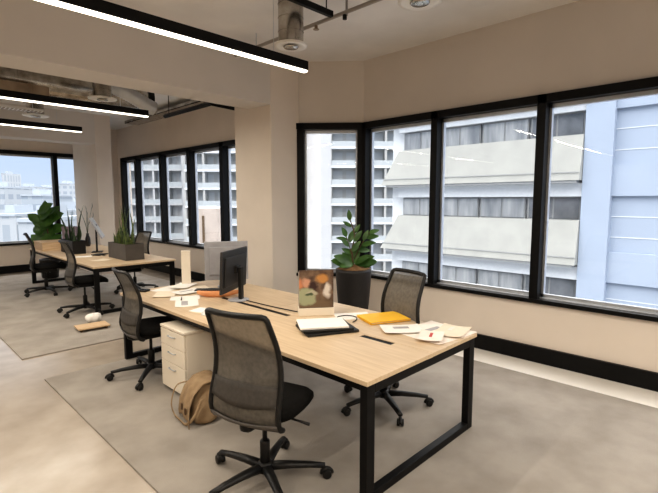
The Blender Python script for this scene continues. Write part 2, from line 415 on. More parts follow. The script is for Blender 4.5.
# ------------------------------------------------------------------ bench desks
def bench(label, x0, x1, y0, y1, slots, zt=.73, rest=RZ):
    t = thing('bench_desk', label, 'desk', ((x0 + x1) / 2, (y0 + y1) / 2, 0), 0, 'shared oak bench desks')
    cx, cy = (x0 + x1) / 2, (y0 + y1) / 2; w, l = (x1 - x0) / 2, (y1 - y0) / 2; g = .03
    th = .028
    for sx in (-1, 1):
        for a, b in ((-l, -.003), (.003, l)):
            bm = nb(); box(bm, min(sx * g, sx * w), max(sx * g, sx * w), a, b, zt - th, zt)
            finish('desktop', bm, OAK, t, bevel=.003)
    ys = -l; segs = []
    for a, b in slots: segs.append((ys, a - cy)); ys = b - cy
    segs.append((ys, l))
    for a, b in segs:
        bm = nb(); box(bm, -g + .0015, g - .0015, a, b, zt - th, zt - .002); finish('gap_cover', bm, OAK, t)
    bm = nb(); box(bm, -.13, .13, -l + .15, l - .15, zt - .16, zt - .15); box(bm, -.13, -.12, -l + .15, l - .15, zt - .16, zt - .05); box(bm, .12, .13, -l + .15, l - .15, zt - .16, zt - .05)
    finish('cable_tray', bm, BLACKP, t)
    for a, b in slots:
        bm = nb(); box(bm, -g + .001, g - .001, a - cy + .002, b - cy - .002, zt - .022, zt - .006); finish('slot_dark_strip', bm, BLACK, t)  # black strip put in to imitate the darkness of the open slot
    zr = zt - th; lw, ld = .072, .05
    for ye in (-l + .012, l - .012 - ld):
        for xa in (-w + .012, w - .012 - lw):
            bm = nb(); box(bm, xa, xa + lw, ye, ye + ld, rest, zr); finish('leg', bm, BLACK, t, bevel=.003)
        bm = nb(); box(bm, -w + .012 + lw, w - .012 - lw, ye, ye + ld, rest, rest + .05); finish('foot_rail', bm, BLACK, t, bevel=.003)
        bm = nb(); box(bm, -w + .012 + lw, w - .012 - lw, ye, ye + ld, zr - .06, zr); finish('end_rail', bm, BLACK, t, bevel=.003)
    for xa in (-w + .04, w - .08):
        bm = nb(); box(bm, xa, xa + .04, -l + .06, l - .06, zr - .055, zr); finish('side_rail', bm, BLACK, t, bevel=.002)
    return t
bench('large oak bench desk nearest the camera, covered with papers', 1.81, 3.07, 1.485, 4.86, [(1.78, 2.06), (2.86, 3.9)])
bench('oak bench desk at the far end with planters on it', 2.25, 3.52, 7.0, 10.7, [(8.3, 8.8)])
ZT = .73

# ------------------------------------------------------------------ task chairs
def chair_profile(v):
    """rear profile of the backrest: v 0 bottom .. 1 top -> (x, z)"""
    P = [(-.170, .440), (-.212, .462), (-.232, .52), (-.222, .60), (-.195, .70), (-.188, .80), (-.205, .90), (-.245, 1.0), (-.285, 1.09)]
    f = v * (len(P) - 1); i = min(int(f), len(P) - 2); s = f - i
    p0, p1, p2, p3 = P[max(i - 1, 0)], P[i], P[i + 1], P[min(i + 2, len(P) - 1)]
    def cr(a, b, c, d): return .5 * (2 * b + (c - a) * s + (2 * a - 5 * b + 4 * c - d) * s * s + (3 * b - a - 3 * c + d) * s ** 3)
    return cr(p0[0], p1[0], p2[0], p3[0]), cr(p0[1], p1[1], p2[1], p3[1])
def half_width(v): return .222 + .012 * math.sin(PI * min(1, v)) - .026 * max(0, v - .25) / .75
def back_point(u, v, off=0.0, shrink=1.0):
    x, z = chair_profile(v); w = half_width(v) * shrink
    return V((x + .035 * u * u + off, u * w, z))
def make_chair(label):
    t = thing('task_chair', label, 'chair', (0, 0, 0), 0, 'black mesh task chairs')
    n = 28
    bm = nb(); surf(bm, lambda a, b: back_point(2 * a - 1, b * .97 + .015), 10, n); finish('back_mesh', bm, MESH, t, smooth=True)
    # outline frame with rounded corners
    pts = []
    k = 16
    for i in range(k + 1): pts.append((1, .04 + .92 * i / k))
    pts += [(.97, .985), (.88, 1.0)]
    for i in range(1, 8): pts.append((.88 - 1.76 * i / 8, 1.0))
    pts += [(-.88, 1.0), (-.97, .985)]
    for i in range(k + 1): pts.append((-1, .96 - .92 * i / k))
    pts += [(-.96, .012), (-.86, 0)]
    for i in range(1, 8): pts.append((-.86 + 1.72 * i / 8, 0))
    pts += [(.86, 0), (.96, .012)]
    bm = nb(); tube(bm, [back_point(u, v) for u, v in pts], .0165, 8, closed=True); finish('back_frame', bm, BLACKP, t, smooth=True)
    bm = nb(); surf(bm, lambda a, b: back_point((2 * a - 1), .0 + b * (.20 - .04 * math.cos((2 * a - 1) * PI / 2)), -.012), 10, 6); finish('lower_shell', bm, LOWERB, t, smooth=True, solid=.01)
    bm = nb(); surf(bm, lambda a, b: back_point((2 * a - 1) * .96, 0.36 + .13 * b - .035 * math.cos((2 * a - 1) * PI / 2) * (1 - b), -.008), 10, 4); finish('lumbar_band', bm, LUMB, t, smooth=True, solid=.006)
    # seat: rounded cushion
    def seat_pt(a, b):
        th = 2 * PI * a
        e = 3.2
        c, s = math.cos(th), math.sin(th)
        rx = .245 * math.copysign(abs(c) ** (2 / e), c); ry = .245 * math.copysign(abs(s) ** (2 / e), s)
        prof = [(.0, .500), (.55, .502), (.88, .497), (.99, .478), (1.0, .452), (.95, .432), (.0, .430)]
        f = b * (len(prof) - 1); i = min(int(f), len(prof) - 2); q = f - i
        r = prof[i][0] * (1 - q) + prof[i + 1][0] * q; z = prof[i][1] * (1 - q) + prof[i + 1][1] * q
        x = rx * r * 1.04 + .065; z += .035
        if x > .18: z -= (x - .18) ** 2 * 2.0
        return V((x, ry * r * (1 - .08 * (x > 0) * x / .25), z))
    bm = nb(); surf(bm, seat_pt, 32, 12); bmesh.ops.remove_doubles(bm, verts=bm.verts[:], dist=.0006)
    finish('seat', bm, SEATF, t, smooth=True)
    bm = nb(); box(bm, -.13, .18, -.11, .11, .40, .466); box(bm, -.19, -.10, -.04, .04, .40, .45); finish('mechanism', bm, BLACKP, t, bevel=.015)
    bm = nb(); tube(bm, [(-.12, 0, .41), (-.16, 0, .415), (-.19, 0, .43), (-.205, 0, .47), (-.205, 0, .50)], [.03, .03, .028, .02, .012], 10); finish('back_stem', bm, BLACKP, t, smooth=True)
    bm = nb(); tube(bm, [(.06, -.10, .405), (.06, -.20, .40), (.065, -.27, .392)], [.007, .007, .010], 8); finish('lever', bm, BLACKP, t, smooth=True)
    bm = nb(); lathe(bm, [(.014, .24), (.014, .40)], 14); lathe(bm, [(.030, .10), (.030, .255), (.026, .262)], 16); finish('gas_lift', bm, [BLACKP], t, smooth=True)
    bm = nb(); lathe(bm, [(.02, .062), (.046, .07), (.05, .10), (.042, .125), (.03, .13)], 20); finish('base_hub', bm, BLACKP, t, smooth=True)
    for k in range(5):
        a = 2 * PI * k / 5; d = V((math.cos(a), math.sin(a), 0))
        bm = nb()
        tube(bm, [d * .03 + V((0, 0, .098)), d * .15 + V((0, 0, .098)), d * .27 + V((0, 0, .090)), d * .36 + V((0, 0, .078))], [.034, .029, .024, .020], 8, flat=.75)
        leg = finish('base_leg', bm, BLACKP, t, smooth=True)
        bm = nb(); s = V((-d.y, d.x, 0)); c = d * .36 + V((0, 0, .0275))
        sw = random.uniform(-.6, .6); dd = (d * math.cos(sw) + s * math.sin(sw)); s2 = V((-dd.y, dd.x, 0)); c = c + dd * .012
        for sg in (-1, 1): tube(bm, [c + s2 * (sg * .006), c + s2 * (sg * .008), c + s2 * (sg * .024), c + s2 * (sg * .026)], [.024, .0275, .0275, .023], 14)
        tube(bm, [c, d * .36 + V((0, 0, .07))], .008, 8)
        p = [c + dd * (.031 * math.cos(q)) + V((0, 0, .031 * math.sin(q))) for q in [i * PI / 6 for i in range(0, 7)]]
        tube(bm, p, .014, 6)
        finish('caster', bm, BLACKP, leg, smooth=True)
    return t
def rot_of(dx, dy): return math.atan2(dy, dx)
ch = make_chair('largest black mesh task chair, in the foreground with its back to the camera')
ch.location = (1.57, 2.075, RZ); ch.rotation_euler = (0, 0, math.radians(17))
c2 = dup(ch, (1.835, 4.21, RZ), math.radians(-4), 'black mesh task chair at the near desk, beyond the white drawer unit')
dup(ch, (2.895, 2.20, RZ), math.radians(180 - 14), 'task chair between the near desk and the right windows, facing the camera')
dup(ch, (2.22, 7.33, RZ), math.radians(-4), 'task chair at the near left corner of the far desk')
dup(ch, (2.20, 9.36, RZ), math.radians(-11), 'task chair farthest to the left, at the far desk')
dup(ch, (3.43, 8.45, RZ), math.radians(190), 'task chair behind the far planter, on the window side')
for c in c2.children:
    if c.name.startswith('base_leg'): c.rotation_euler = (0, 0, math.radians(18))
c2.scale = (1, 1, .96)
for c in ch.children:
    if c.name.startswith('base_leg'): c.rotation_euler = (0, 0, math.radians(15.2))

# ------------------------------------------------------------------ drawer unit and bag
t = thing('drawer_unit', 'cream three-drawer pedestal under the near desk', 'drawers', (1.77, 3.42, RZ))
bm = nb(); box(bm, .02, .56, 0, .43, .03, .565); finish('carcass', bm, CREAM, t, bevel=.004)
bm = nb(); box(bm, -.002, .565, -.003, .433, .567, .59); finish('top', bm, CREAM, t, bevel=.004)
zs = [(.035, .27), (.275, .415), (.42, .56)]
for a, b in zs:
    bm = nb(); box(bm, 0, .018, .003, .427, a, b); d = finish('drawer', bm, CREAM, t, bevel=.003)
    bm = nb(); tube(bm, [(.0, .155, b - .045), (-.016, .16, b - .045), (-.016, .27, b - .045), (.0, .275, b - .045)], .005, 8); finish('handle', bm, SILVER, d, smooth=True)
bm = nb()
for x in (.06, .52):
    for y in (.05, .38): tube(bm, [(x, y, 0), (x, y, .03)], .02, 10)
finish('foot', bm, BLACKP, t)

t = thing('messenger_bag', 'tan canvas messenger bag slumped against the drawer unit', 'bag', (1.72, 3.06, RZ + .012), math.radians(-14)); t.scale = (.74, .70, .76)
def bag_pt(a, b):
    th = 2 * PI * a; c, s = math.cos(th), math.sin(th); e = 3.5
    hx, hy = .135 * math.copysign(abs(c) ** (2 / e), c), .185 * math.copysign(abs(s) ** (2 / e), s)
    prof = [(0, 0), (.9, 0), (1.02, .03), (1.06, .12), (.95, .24), (.75, .33), (.55, .355), (0, .36)]
    f = b * (len(prof) - 1); i = min(int(f), len(prof) - 2); q = f - i
    r = prof[i][0] * (1 - q) + prof[i + 1][0] * q; z = prof[i][1] * (1 - q) + prof[i + 1][1] * q
    wob = 1 + .05 * math.sin(3 * th + z * 20) + .03 * math.sin(7 * th - z * 31)
    return V((hx * r * wob + .25 * z * .4, hy * r * wob + z * .30, z))
bm = nb(); surf(bm, bag_pt, 40, 20); bmesh.ops.remove_doubles(bm, verts=bm.verts[:], dist=.0005); finish('bag_body', bm, CANVAS, t, smooth=True)
def flap_pt(a, b):
    y = -.19 + .38 * a
    P = [(.17, .36), (.10, .385), (-.02, .372), (-.12, .30), (-.175, .20), (-.195, .09), (-.19, .045)]
    f = b * (len(P) - 1); i = min(int(f), len(P) - 2); q = f - i
    x = P[i][0] * (1 - q) + P[i + 1][0] * q; z = P[i][1] * (1 - q) + P[i + 1][1] * q
    z += .008 * math.sin(9 * a + 4 * b) - .05 * (abs(2 * a - 1) ** 4) * b
    return V((x + .03 * z + .012 * math.sin(12 * a), y + z * .30, z))
bm = nb(); surf(bm, flap_pt, 18, 18); finish('flap', bm, CANVAS, t, smooth=True, solid=.008)
bm = nb(); tube(bm, spline([(-.06, .28, .30), (-.19, .31, .27), (-.26, .27, .12), (-.25, .20, .015), (-.23, .02, .012), (-.2, -.12, .012), (-.14, -.19, .10), (-.05, -.16, .25)], 8), .016, 6, flat=.35); finish('strap', bm, CANVAS, t, smooth=True)
bm = nb(); box(bm, -.205, -.19, .05, .09, .10, .16); finish('buckle', bm, CANVASD, t, bevel=.003)
finish('buckle', box_(-.205, -.19, -.09, -.05, .10, .16), CANVASD, t, bevel=.003)

# ------------------------------------------------------------------ things on the near desk
def flat(name, x, y, z, w, d, h, rz, m, label, cat, group=None, bev=0.0):
    bm = nb(); box(bm, -w / 2, w / 2, -d / 2, d / 2, 0, h)
    return tag(finish(name, bm, m, loc=(x, y, z), rot=(0, 0, math.radians(rz)), bevel=bev), label, cat, group)
def sheet(x, y, z, w, d, rz, m, label, group=None, marks=None, curl=.004):
    """a loose sheet with slightly lifted corners and printed blocks"""
    bm = nb()
    def fn(a, b):
        u, v = 2 * a - 1, 2 * b - 1
        return V((u * w / 2, v * d / 2, .0012 + curl * (abs(u) ** 4 * abs(v) ** 2)))
    surf(bm, fn, 8, 8)
    o = finish('paper_sheet', bm, m, loc=(x, y, z), rot=(0, 0, math.radians(rz)), solid=.001)
    tag(o, label, 'paper', group)
    if marks:
        for (mx, my, mw, md, mm) in marks:
            b2 = nb(); box(b2, mx - mw / 2, mx + mw / 2, my - md / 2, my + md / 2, .0020, .0026)
            finish('print_block', b2, mm, o)
    return o
# printed display box with a photo of a person holding a bowl
def cover_mat():
    m = bpy.data.materials.new('printed_cover'); m.use_nodes = True
    nt = m.node_tree; N = nt.nodes; L = nt.links; b = N['Principled BSDF']; b.inputs['Roughness'].default_value = .45
    tc = N.new('ShaderNodeTexCoord'); nz = N.new('ShaderNodeTexNoise'); nz.inputs['Scale'].default_value = 14; nz.inputs['Detail'].default_value = 5
    L.new(tc.outputs['Object'], nz.inputs['Vector'])
    base = N.new('ShaderNodeValToRGB'); L.new(nz.outputs['Fac'], base.inputs['Fac'])
    e = base.color_ramp.elements; e[0].position = .35; e[0].color = (.05, .022, .014, 1); e[1].position = .62; e[1].color = (.20, .13, .085, 1)
    cur = base.outputs['Color']
    def blob(cur, c, s, col, soft=.5):
        mp = N.new('ShaderNodeMapping'); mp.vector_type = 'POINT'
        mp.inputs['Scale'].default_value = tuple(1 / q for q in s)
        mp.inputs['Location'].default_value = tuple(-cc / q for cc, q in zip(c, s))
        mixv = N.new('ShaderNodeMix'); mixv.data_type = 'VECTOR'; mixv.inputs['Factor'].default_value = .06
        L.new(tc.outputs['Object'], mixv.inputs['A']); L.new(nz.outputs['Color'], mixv.inputs['B'])
        L.new(mixv.outputs['Result'], mp.inputs['Vector'])
        ln = N.new('ShaderNodeVectorMath'); ln.operation = 'LENGTH'; L.new(mp.outputs['Vector'], ln.inputs[0])
        mr = N.new('ShaderNodeMapRange'); mr.inputs['From Min'].default_value = 1; mr.inputs['From Max'].default_value = 1 - soft
        L.new(ln.outputs['Value'], mr.inputs['Value'])
        mx = N.new('ShaderNodeMix'); mx.data_type = 'RGBA'
        L.new(mr.outputs['Result'], mx.inputs['Factor']); L.new(cur, mx.inputs['A']); mx.inputs['B'].default_value = (*col, 1)
        return mx.outputs['Result']
    # object x across (-.13..+.13), z up (.06..0.36)
    big = 9.0
    cur = blob(cur, (.02, 0, .10), (.17, big, .085), (.17, .115, .07))
    cur = blob(cur, (-.09, 0, .27), (.045, big, .05), (.55, .22, .11))
    cur = blob(cur, (-.035, 0, .275), (.03, big, .045), (.55, .30, .20))
    cur = blob(cur, (.01, 0, .255), (.04, big, .05), (.035, .01, .008))
    cur = blob(cur, (.07, 0, .31), (.055, big, .04), (.50, .24, .07))
    cur = blob(cur, (.105, 0, .22), (.03, big, .07), (.66, .60, .54))
    cur = blob(cur, (-.04, 0, .175), (.075, big, .075), (.34, .36, .23), .25)
    cur = blob(cur, (.0, 0, .20), (.05, big, .025), (.42, .40, .30), .4)
    cur = blob(cur, (-.02, 0, .185), (.04, big, .014), (.06, .09, .045), .4)
    L.new(cur, b.inputs['Base Color'])
    return m
t = thing('brochure_box', 'printed brochure box with a food photo standing on the near desk', 'box', (2.605, 2.70, ZT), math.radians(-37)); t.scale = (1.16, 1.0, 1.06)
bm = nb(); box(bm, -.125, .125, -.004, .004, .062, .365); finish('printed_cover', bm, cover_mat(), t)
bm = nb(); box(bm, -.125, .125, .0045, .085, .062, .345); finish('box_body', bm, mat('grey_box', (.34, .31, .28), .7, var=.1), t, bevel=.003)
bm = nb(); box(bm, -.13, .13, -.02, .10, 0, .060); finish('box_base', bm, CREAM, t, bevel=.004)
# stack of black folders and papers
flat('document_folder', 2.37, 2.345, ZT + .001, .40, .31, .018, -25, BLACKP, 'bottom black document folder of the stack near the display box', 'folder', bev=.004)
flat('document_folder', 2.36, 2.36, ZT + .0195, .38, .29, .016, -31, BLACKP, 'upper black document folder of the stack near the display box', 'folder', bev=.004)
o = flat('paper_stack', 2.35, 2.375, ZT + .036, .36, .26, .014, -35, PAPER, 'stack of white papers on top of the black folders', 'papers', bev=.002)
# yellow folder
t = thing('yellow_folder', 'bright yellow card folder lying before the window side chair', 'folder', (2.90, 2.22, ZT + .004), math.radians(-24))
bm = nb(); box(bm, -.18, .18, -.135, .135, 0, .006); finish('back_cover', bm, YELLOW, t, bevel=.002)
bm = nb(); box(bm, -.165, .17, -.125, .128, .0062, .012); finish('inner_papers', bm, PAPER, t)
bm = nb(); box(bm, -.18, .18, -.135, .13, .0122, .018, Matrix.Rotation(math.radians(-1.2), 4, 'Z')); finish('front_cover', bm, YELLOW, t, bevel=.002)
sheet(2.80, 2.46, ZT, .30, .21, -35, PAPER, 'white sheet between the brochure box and the yellow folder')
sheet(2.87, 1.72, ZT, .46, .42, -6, PAPERR, 'large printed sheet at the right corner of the near desk', None, [(-.06, -.04, .12, .02, RED), (.05, .06, .18, .05, INK)], .006)
sheet(2.74, 1.92, ZT + .012, .30, .21, -40, PAPER, 'white sheet beside the yellow folder, nearest the desk slot', None, [(.0, .03, .12, .05, INK)], .006)
sheet(2.96, 1.63, ZT + .010, .30, .21, 12, PAPER2, 'cream sheet at the outer right edge of the near desk', None, [(.05, .02, .10, .03, PAPERR)], .01)
sheet(2.72, 1.66, ZT + .018, .24, .17, 25, PAPERR, 'small printed sheet at the front edge of the near desk', None, [(.02, .0, .10, .02, RED)], .008)
# spectacles-like cable by the folders
bm = nb(); tube(bm, spline([(0, 0, .004), (.06, .05, .004), (.14, .03, .004), (.16, -.05, .004), (.10, -.12, .004), (.02, -.15, .004)], 8), .004, 6)
tag(finish('charging_cable', bm, BLACKP, loc=(2.62, 2.47, ZT + .003), smooth=True), 'thin black cable looping beside the black folders', 'cable')
bm = nb(); tube(bm, spline([(-.02, .06, .005), (-.02, .02, .006), (-.02, -.02, .006), (-.01, -.3, .006), (.02, -.62, .006), (.05, -.75, .006)], 10), .0045, 6)
tag(finish('monitor_cable', bm, BLACKP, loc=(2.53, 3.55, ZT + .001), smooth=True), 'black cable running from the monitors along the desk gap', 'cable')

# monitors
def monitor(label, x, y, ang, w, h, zb, mback, tilt=0):
    t = thing('monitor', label, 'monitor', (x, y, ZT), math.radians(ang), 'monitors on the near desk')
    # local: screen faces +y (away from the camera), back faces -y
    M = Matrix.Translation((0, .02, zb)) @ Matrix.Rotation(math.radians(tilt), 4, 'X')
    bm = nb(); box(bm, -w / 2, w / 2, 0, .022, 0, h, M); box(bm, -w / 2 + .05, w / 2 - .05, -.016, 0, .06, h - .06, M); finish('back_case', bm, mback, t, bevel=.006)
    bm = nb(); box(bm, -w / 2 + .008, w / 2 - .008, .0222, .024, .015, h - .008, M); finish('screen', bm, SCREEN, t)
    bm = nb(); box(bm, -.03, .03, -.065, -.03, 0.008, zb + h * .56); box(bm, -.05, .05, -.03, .02, zb + h * .42, zb + h * .6); finish('stand_neck', bm, BLACKP, t, bevel=.006)
    bm = nb(); lathe(bm, [(.10, 0), (.105, .004), (.10, .010), (.03, .014)], 28, c=(0, -.02, 0)); finish('stand_base', bm, SCREENG, t, smooth=True)
    return t
monitor('black monitor turned with its back towards the camera, beside the beige column', 2.475, 3.69, 32, .58, .40, .10, SCREENB, 3)
monitor('grey monitor half hidden behind the black monitor', 2.80, 4.36, -33, .48, .44, .07, SCREENG, 3)
# keyboard
t = thing('keyboard', 'black keyboard lying in front of the grey monitor', 'keyboard', (2.56, 4.24, ZT), math.radians(-40))
bm = nb(); box(bm, -.2, .2, -.065, .065, .002, .016); finish('key_case', bm, BLACKP, t, bevel=.004)
for r in range(4):
    bm = nb()
    for c in range(13): box(bm, -.19 + c * .0292, -.165 + c * .0292, -.055 + r * .028, -.031 + r * .028, .016, .020)
    finish('key_row', bm, SCREENB, t)
# left papers
G = 'loose papers at the far left of the near desk'
sheet(2.06, 3.90, ZT, .30, .21, 62, PAPER, 'white sheet on the near desk just left of the orange cloth', G, [(0, .02, .18, .06, INK)])
sheet(2.42, 4.66, ZT + .018, .30, .21, 35, PAPER, 'white sheet against the upright box in the far paper spread', G)
sheet(2.24, 4.68, ZT, .30, .21, 20, PAPER, 'white sheet at the far corner of the near desk', G)
sheet(2.47, 4.50, ZT + .003, .30, .21, -15, PAPER2, 'cream sheet at the far end of the near desk, beside the upright box', G)
sheet(2.10, 4.42, ZT + .006, .30, .21, 55, PAPER2, 'cream sheet closest to the chair beyond the drawer unit', G)
sheet(2.32, 4.36, ZT + .010, .30, .21, 5, PAPER, 'white sheet in the middle of the far paper spread', G, [(0, .03, .16, .04, INK)])
sheet(2.16, 4.12, ZT, .28, .20, -30, PAPER, 'white sheet lying under the black pen in the far paper spread', G)
def pen(x, y, rz, m, label):
    t = thing('pen', label, 'pen', (x, y, ZT + .012), math.radians(rz))
    bm = nb(); tube(bm, [(-.07, 0, 0), (-.06, 0, 0), (.05, 0, 0), (.068, 0, 0), (.072, 0, 0)], [.004, .005, .005, .004, .003], 8); finish('barrel', bm, m, t, smooth=True)
    bm = nb(); tube(bm, [(.0715, 0, 0), (.082, 0, 0)], [.003, .001], 8); finish('tip', bm, SILVER, t)
pen(2.10, 4.08, 60, BLACKP, 'black pen lying on a white sheet in the far paper spread')
# orange pouch
bm = nb(); pts = spline([(-.20, .05, .035), (-.12, -.01, .03), (0, -.03, .026), (.12, -.01, .03), (.22, .05, .034)], 6)
tube(bm, pts, [.012 + .022 * math.sin(PI * (i + 1.5) / (len(pts) + 2)) for i in range(len(pts))], 12)
tag(finish('rolled_cloth', bm, PINK, loc=(2.43, 3.97, ZT + .002), rot=(0, 0, math.radians(-40)), smooth=True), 'long orange rolled cloth lying in front of the black monitor', 'cloth')
# phone at the far corner
t = thing('desk_phone', 'small black phone at the far left corner of the near desk', 'phone', (2.0, 4.77, ZT), math.radians(30))
bm = nb(); box(bm, -.045, .045, -.08, .08, 0, .02); finish('phone_body', bm, BLACKP, t, bevel=.006)
bm = nb(); box(bm, -.035, .035, -.06, .07, .02, .0215); finish('phone_screen', bm, SCREEN, t)
# mouse
bm = nb(); surf(bm, lambda a, b: V((.055 * math.cos(2 * PI * a) * math.sin(PI / 2 * b), .033 * math.sin(2 * PI * a) * math.sin(PI / 2 * b), .034 * math.cos(PI / 2 * b))), 20, 8); bmesh.ops.remove_doubles(bm, verts=bm.verts[:], dist=.0004)
bm.faces.new([v for v in sorted([v for v in bm.verts if v.co.z < 1e-5], key=lambda v: math.atan2(v.co.y, v.co.x))])
tag(finish('computer_mouse', bm, mat('pale_plastic', (.62, .62, .60), .35, var=.05), loc=(1.96, 3.40, ZT), rot=(0, 0, 1.0), smooth=True), 'pale grey computer mouse near the edge above the drawer unit', 'mouse')
flat('notepad', 2.02, 3.52, ZT, .15, .21, .006, 20, PAPER, 'small white notepad beside the computer mouse', 'notepad')
# upright box at the far end of the desk
t = thing('upright_box', 'tall narrow beige box standing at the far end of the near desk', 'box', (2.53, 4.78, ZT), math.radians(-30)); t.scale = (.85, .85, .96)
bm = nb(); box(bm, -.058, .058, -.05, .05, 0, .385); finish('carton', bm, CREAM, t, bevel=.003)
bm = nb(); box(bm, -.06, .06, -.052, .052, .386, .41); finish('lid', bm, CREAM, t, bevel=.003)

# ------------------------------------------------------------------ plants
def leaf(bm, base, d, up, L, W, bend=.25, nu=8, tipw=.0):
    d = V(d).normalized(); side = d.cross(V(up)).normalized(); n = side.cross(d).normalized()
    def fn(a, b):
        w = W * (math.sin(PI * min(.999, max(.02, a)) ** .8) ** .8) * .5
        v = 2 * b - 1
        return V(base) + d * (L * a) + side * (w * v) - n * (bend * L * a * a) + n * (.12 * w * abs(v))
    surf(bm, fn, nu, 4)
# potted plant by the slanted window; offsets in metres: right/up as seen across the room
RT = V((math.cos(yaw), -math.sin(yaw), 0)); FW = V((math.sin(yaw), math.cos(yaw), 0)); UP = V((0, 0, 1))
t = thing('potted_plant', 'leafy green plant in a tall black pot by the slanted window', 'plant', (4.24, 3.72, RZ))
bm = nb(); prof = [(.12, 0.0), (.165, .01), (.19, .3), (.215, .62), (.225, .80), (.225, .83), (.205, .83), (.20, .79)]
lathe(bm, prof, 48)
pot = finish('pot', bm, POTM, t, smooth=True)
bm = nb()
def soilf(a, b):
    th = 2 * PI * a; r = .205 * b
    return V((r * math.cos(th), r * math.sin(th), .835 + .05 * math.cos(b * PI / 2) + .012 * math.sin(9 * th) * b * (1 - b) * 3))
surf(bm, soilf, 28, 8); bmesh.ops.remove_doubles(bm, verts=bm.verts[:], dist=.0005); finish('soil', bm, SOIL, t, smooth=True)
def P(r, u, f=0): return RT * r + FW * f + UP * (.855 + u)
bm = nb()
tube(bm, spline([P(0, 0), P(-.02, .2), P(.01, .4), P(-.05, .6)], 6), [.012 - .0003 * i for i in range(19)], 6)
tube(bm, spline([P(0.01, .1), P(.08, .25), P(.16, .38), P(.20, .43)], 6), .007, 6)
tube(bm, spline([P(0, .05), P(-.05, .25), P(-.10, .40)], 6), .006, 6)
finish('stem', bm, STEM, t, smooth=True)
random.seed(3)
bm = nb()
LV = [  # base r,u ; direction r,u ; length ; width
    (-.02, .03, -1, .25, .24, .13), (-.03, .06, -.9, .1, .22, .12), (.02, .04, 1, .22, .25, .13), (.04, .07, .9, .05, .24, .12),
    (0, .05, -.3, .3, .18, .12), (.03, .06, .4, .3, .2, .12), (-.01, .05, -.6, -.05, .2, .1), (.05, .08, .7, -.02, .2, .1),
    (-.06, .26, -.7, .8, .15, .07), (-.09, .38, -.4, .9, .13, .07), (-.05, .30, .25, 1, .16, .07), (0, .32, .6, .9, .16, .08),
    (-.03, .50, -.8, .6, .12, .06), (-.05, .58, -.1, 1, .13, .06), (0, .42, .5, .8, .13, .06), (.10, .28, 1, .3, .17, .08),
    (.15, .36, 1, .25, .16, .08), (.19, .42, .9, .35, .14, .07), (.12, .33, .4, 1, .14, .06), (.05, .2, 1, .1, .16, .08), (.0, .15, -.8, .5, .16, .08), (-.02, .2, .5, .8, .17, .08)]
LV += [(.0, .06, -1, .12, .27, .15), (.0, .06, 1, .10, .28, .15), (-.04, .05, -.8, .45, .22, .14), (.05, .05, .8, .5, .22, .14), (-.05, .03, -.5, .1, .22, .14), (.05, .03, .5, .1, .22, .14), (.0, .08, .1, .6, .2, .13), (.17, .40, .8, -.1, .15, .075), (.08, .24, .9, .5, .16, .08), (-.08, .34, -.9, .2, .14, .06)]
for r, u, dr, du, L, W in LV:
    f = random.uniform(-.5, .3)
    leaf(bm, P(r, u, f * .1), RT * dr + UP * du + FW * f, UP * .75 - FW * .75, L * 1.08, W * 1.05, .12)
finish('foliage', bm, LEAF, t, smooth=True)
bm = nb(); leaf(bm, P(-.10, .10), -RT + UP * .02, UP, .2, .035, .02); finish('dry_leaf', bm, LEAF3, t)

def planter(label, x, y, lx, ly, h, seed, dense, tall, m=BOXPL, leafm=LEAF2):
    t = thing('planter_box', label, 'plant', (x, y, ZT), 0, 'planters on the far desk')
    bm = nb(); w = .012
    box(bm, 0, lx, 0, ly, 0, .02); box(bm, 0, w, 0, ly, .02, h); box(bm, lx - w, lx, 0, ly, .02, h); box(bm, w, lx - w, 0, w, .02, h); box(bm, w, lx - w, ly - w, ly, .02, h)
    finish('box', bm, m, t)
    bm = nb(); box(bm, w, lx - w, w, ly - w, .02, h - .03); finish('soil', bm, SOIL, t)
    random.seed(seed); bm = nb()
    for k in range(dense + tall):
        bx, by = random.uniform(.06, lx - .06), random.uniform(.08, ly - .08)
        H = random.uniform(.16, .32) if k < dense else random.uniform(.50, .78)
        a = random.uniform(0, 2 * PI); lean = random.uniform(.02, .16) * (1 if k < dense else 1.0)
        p0 = V((bx, by, h - .04)); wd = random.uniform(.035, .055) if k < dense else random.uniform(.02, .034)
        tw = random.uniform(0, PI); s = V((math.cos(tw), math.sin(tw), 0)); dl = V((math.cos(a), math.sin(a), 0)) * lean * H
        sw = random.uniform(-.04, .04)
        def fn(q, b):
            c = p0 + V((0, 0, H * q)) + dl * (q * q * 1.6) + s * (sw * math.sin(q * PI * 1.3))
            ww = wd * (1 - q ** 3) * (.7 + .5 * math.sin(PI * q))
            return c + s * (ww * (b - .5)) + s.cross(UP) * (abs(b - .5) * ww * .4)
        surf(bm, fn, 10, 2)
    finish('foliage', bm, leafm, t, smooth=True)
    return t
planter('charcoal planter box of upright snake plants at the near end of the far desk', 2.86, 7.36, .30, .74, .26, 11, 26, 9)
planter('dark planter of snake plants beside the grey screen on the far desk', 2.54, 8.92, .22, .70, .24, 5, 12, 7, BLACKP, LEAF3)
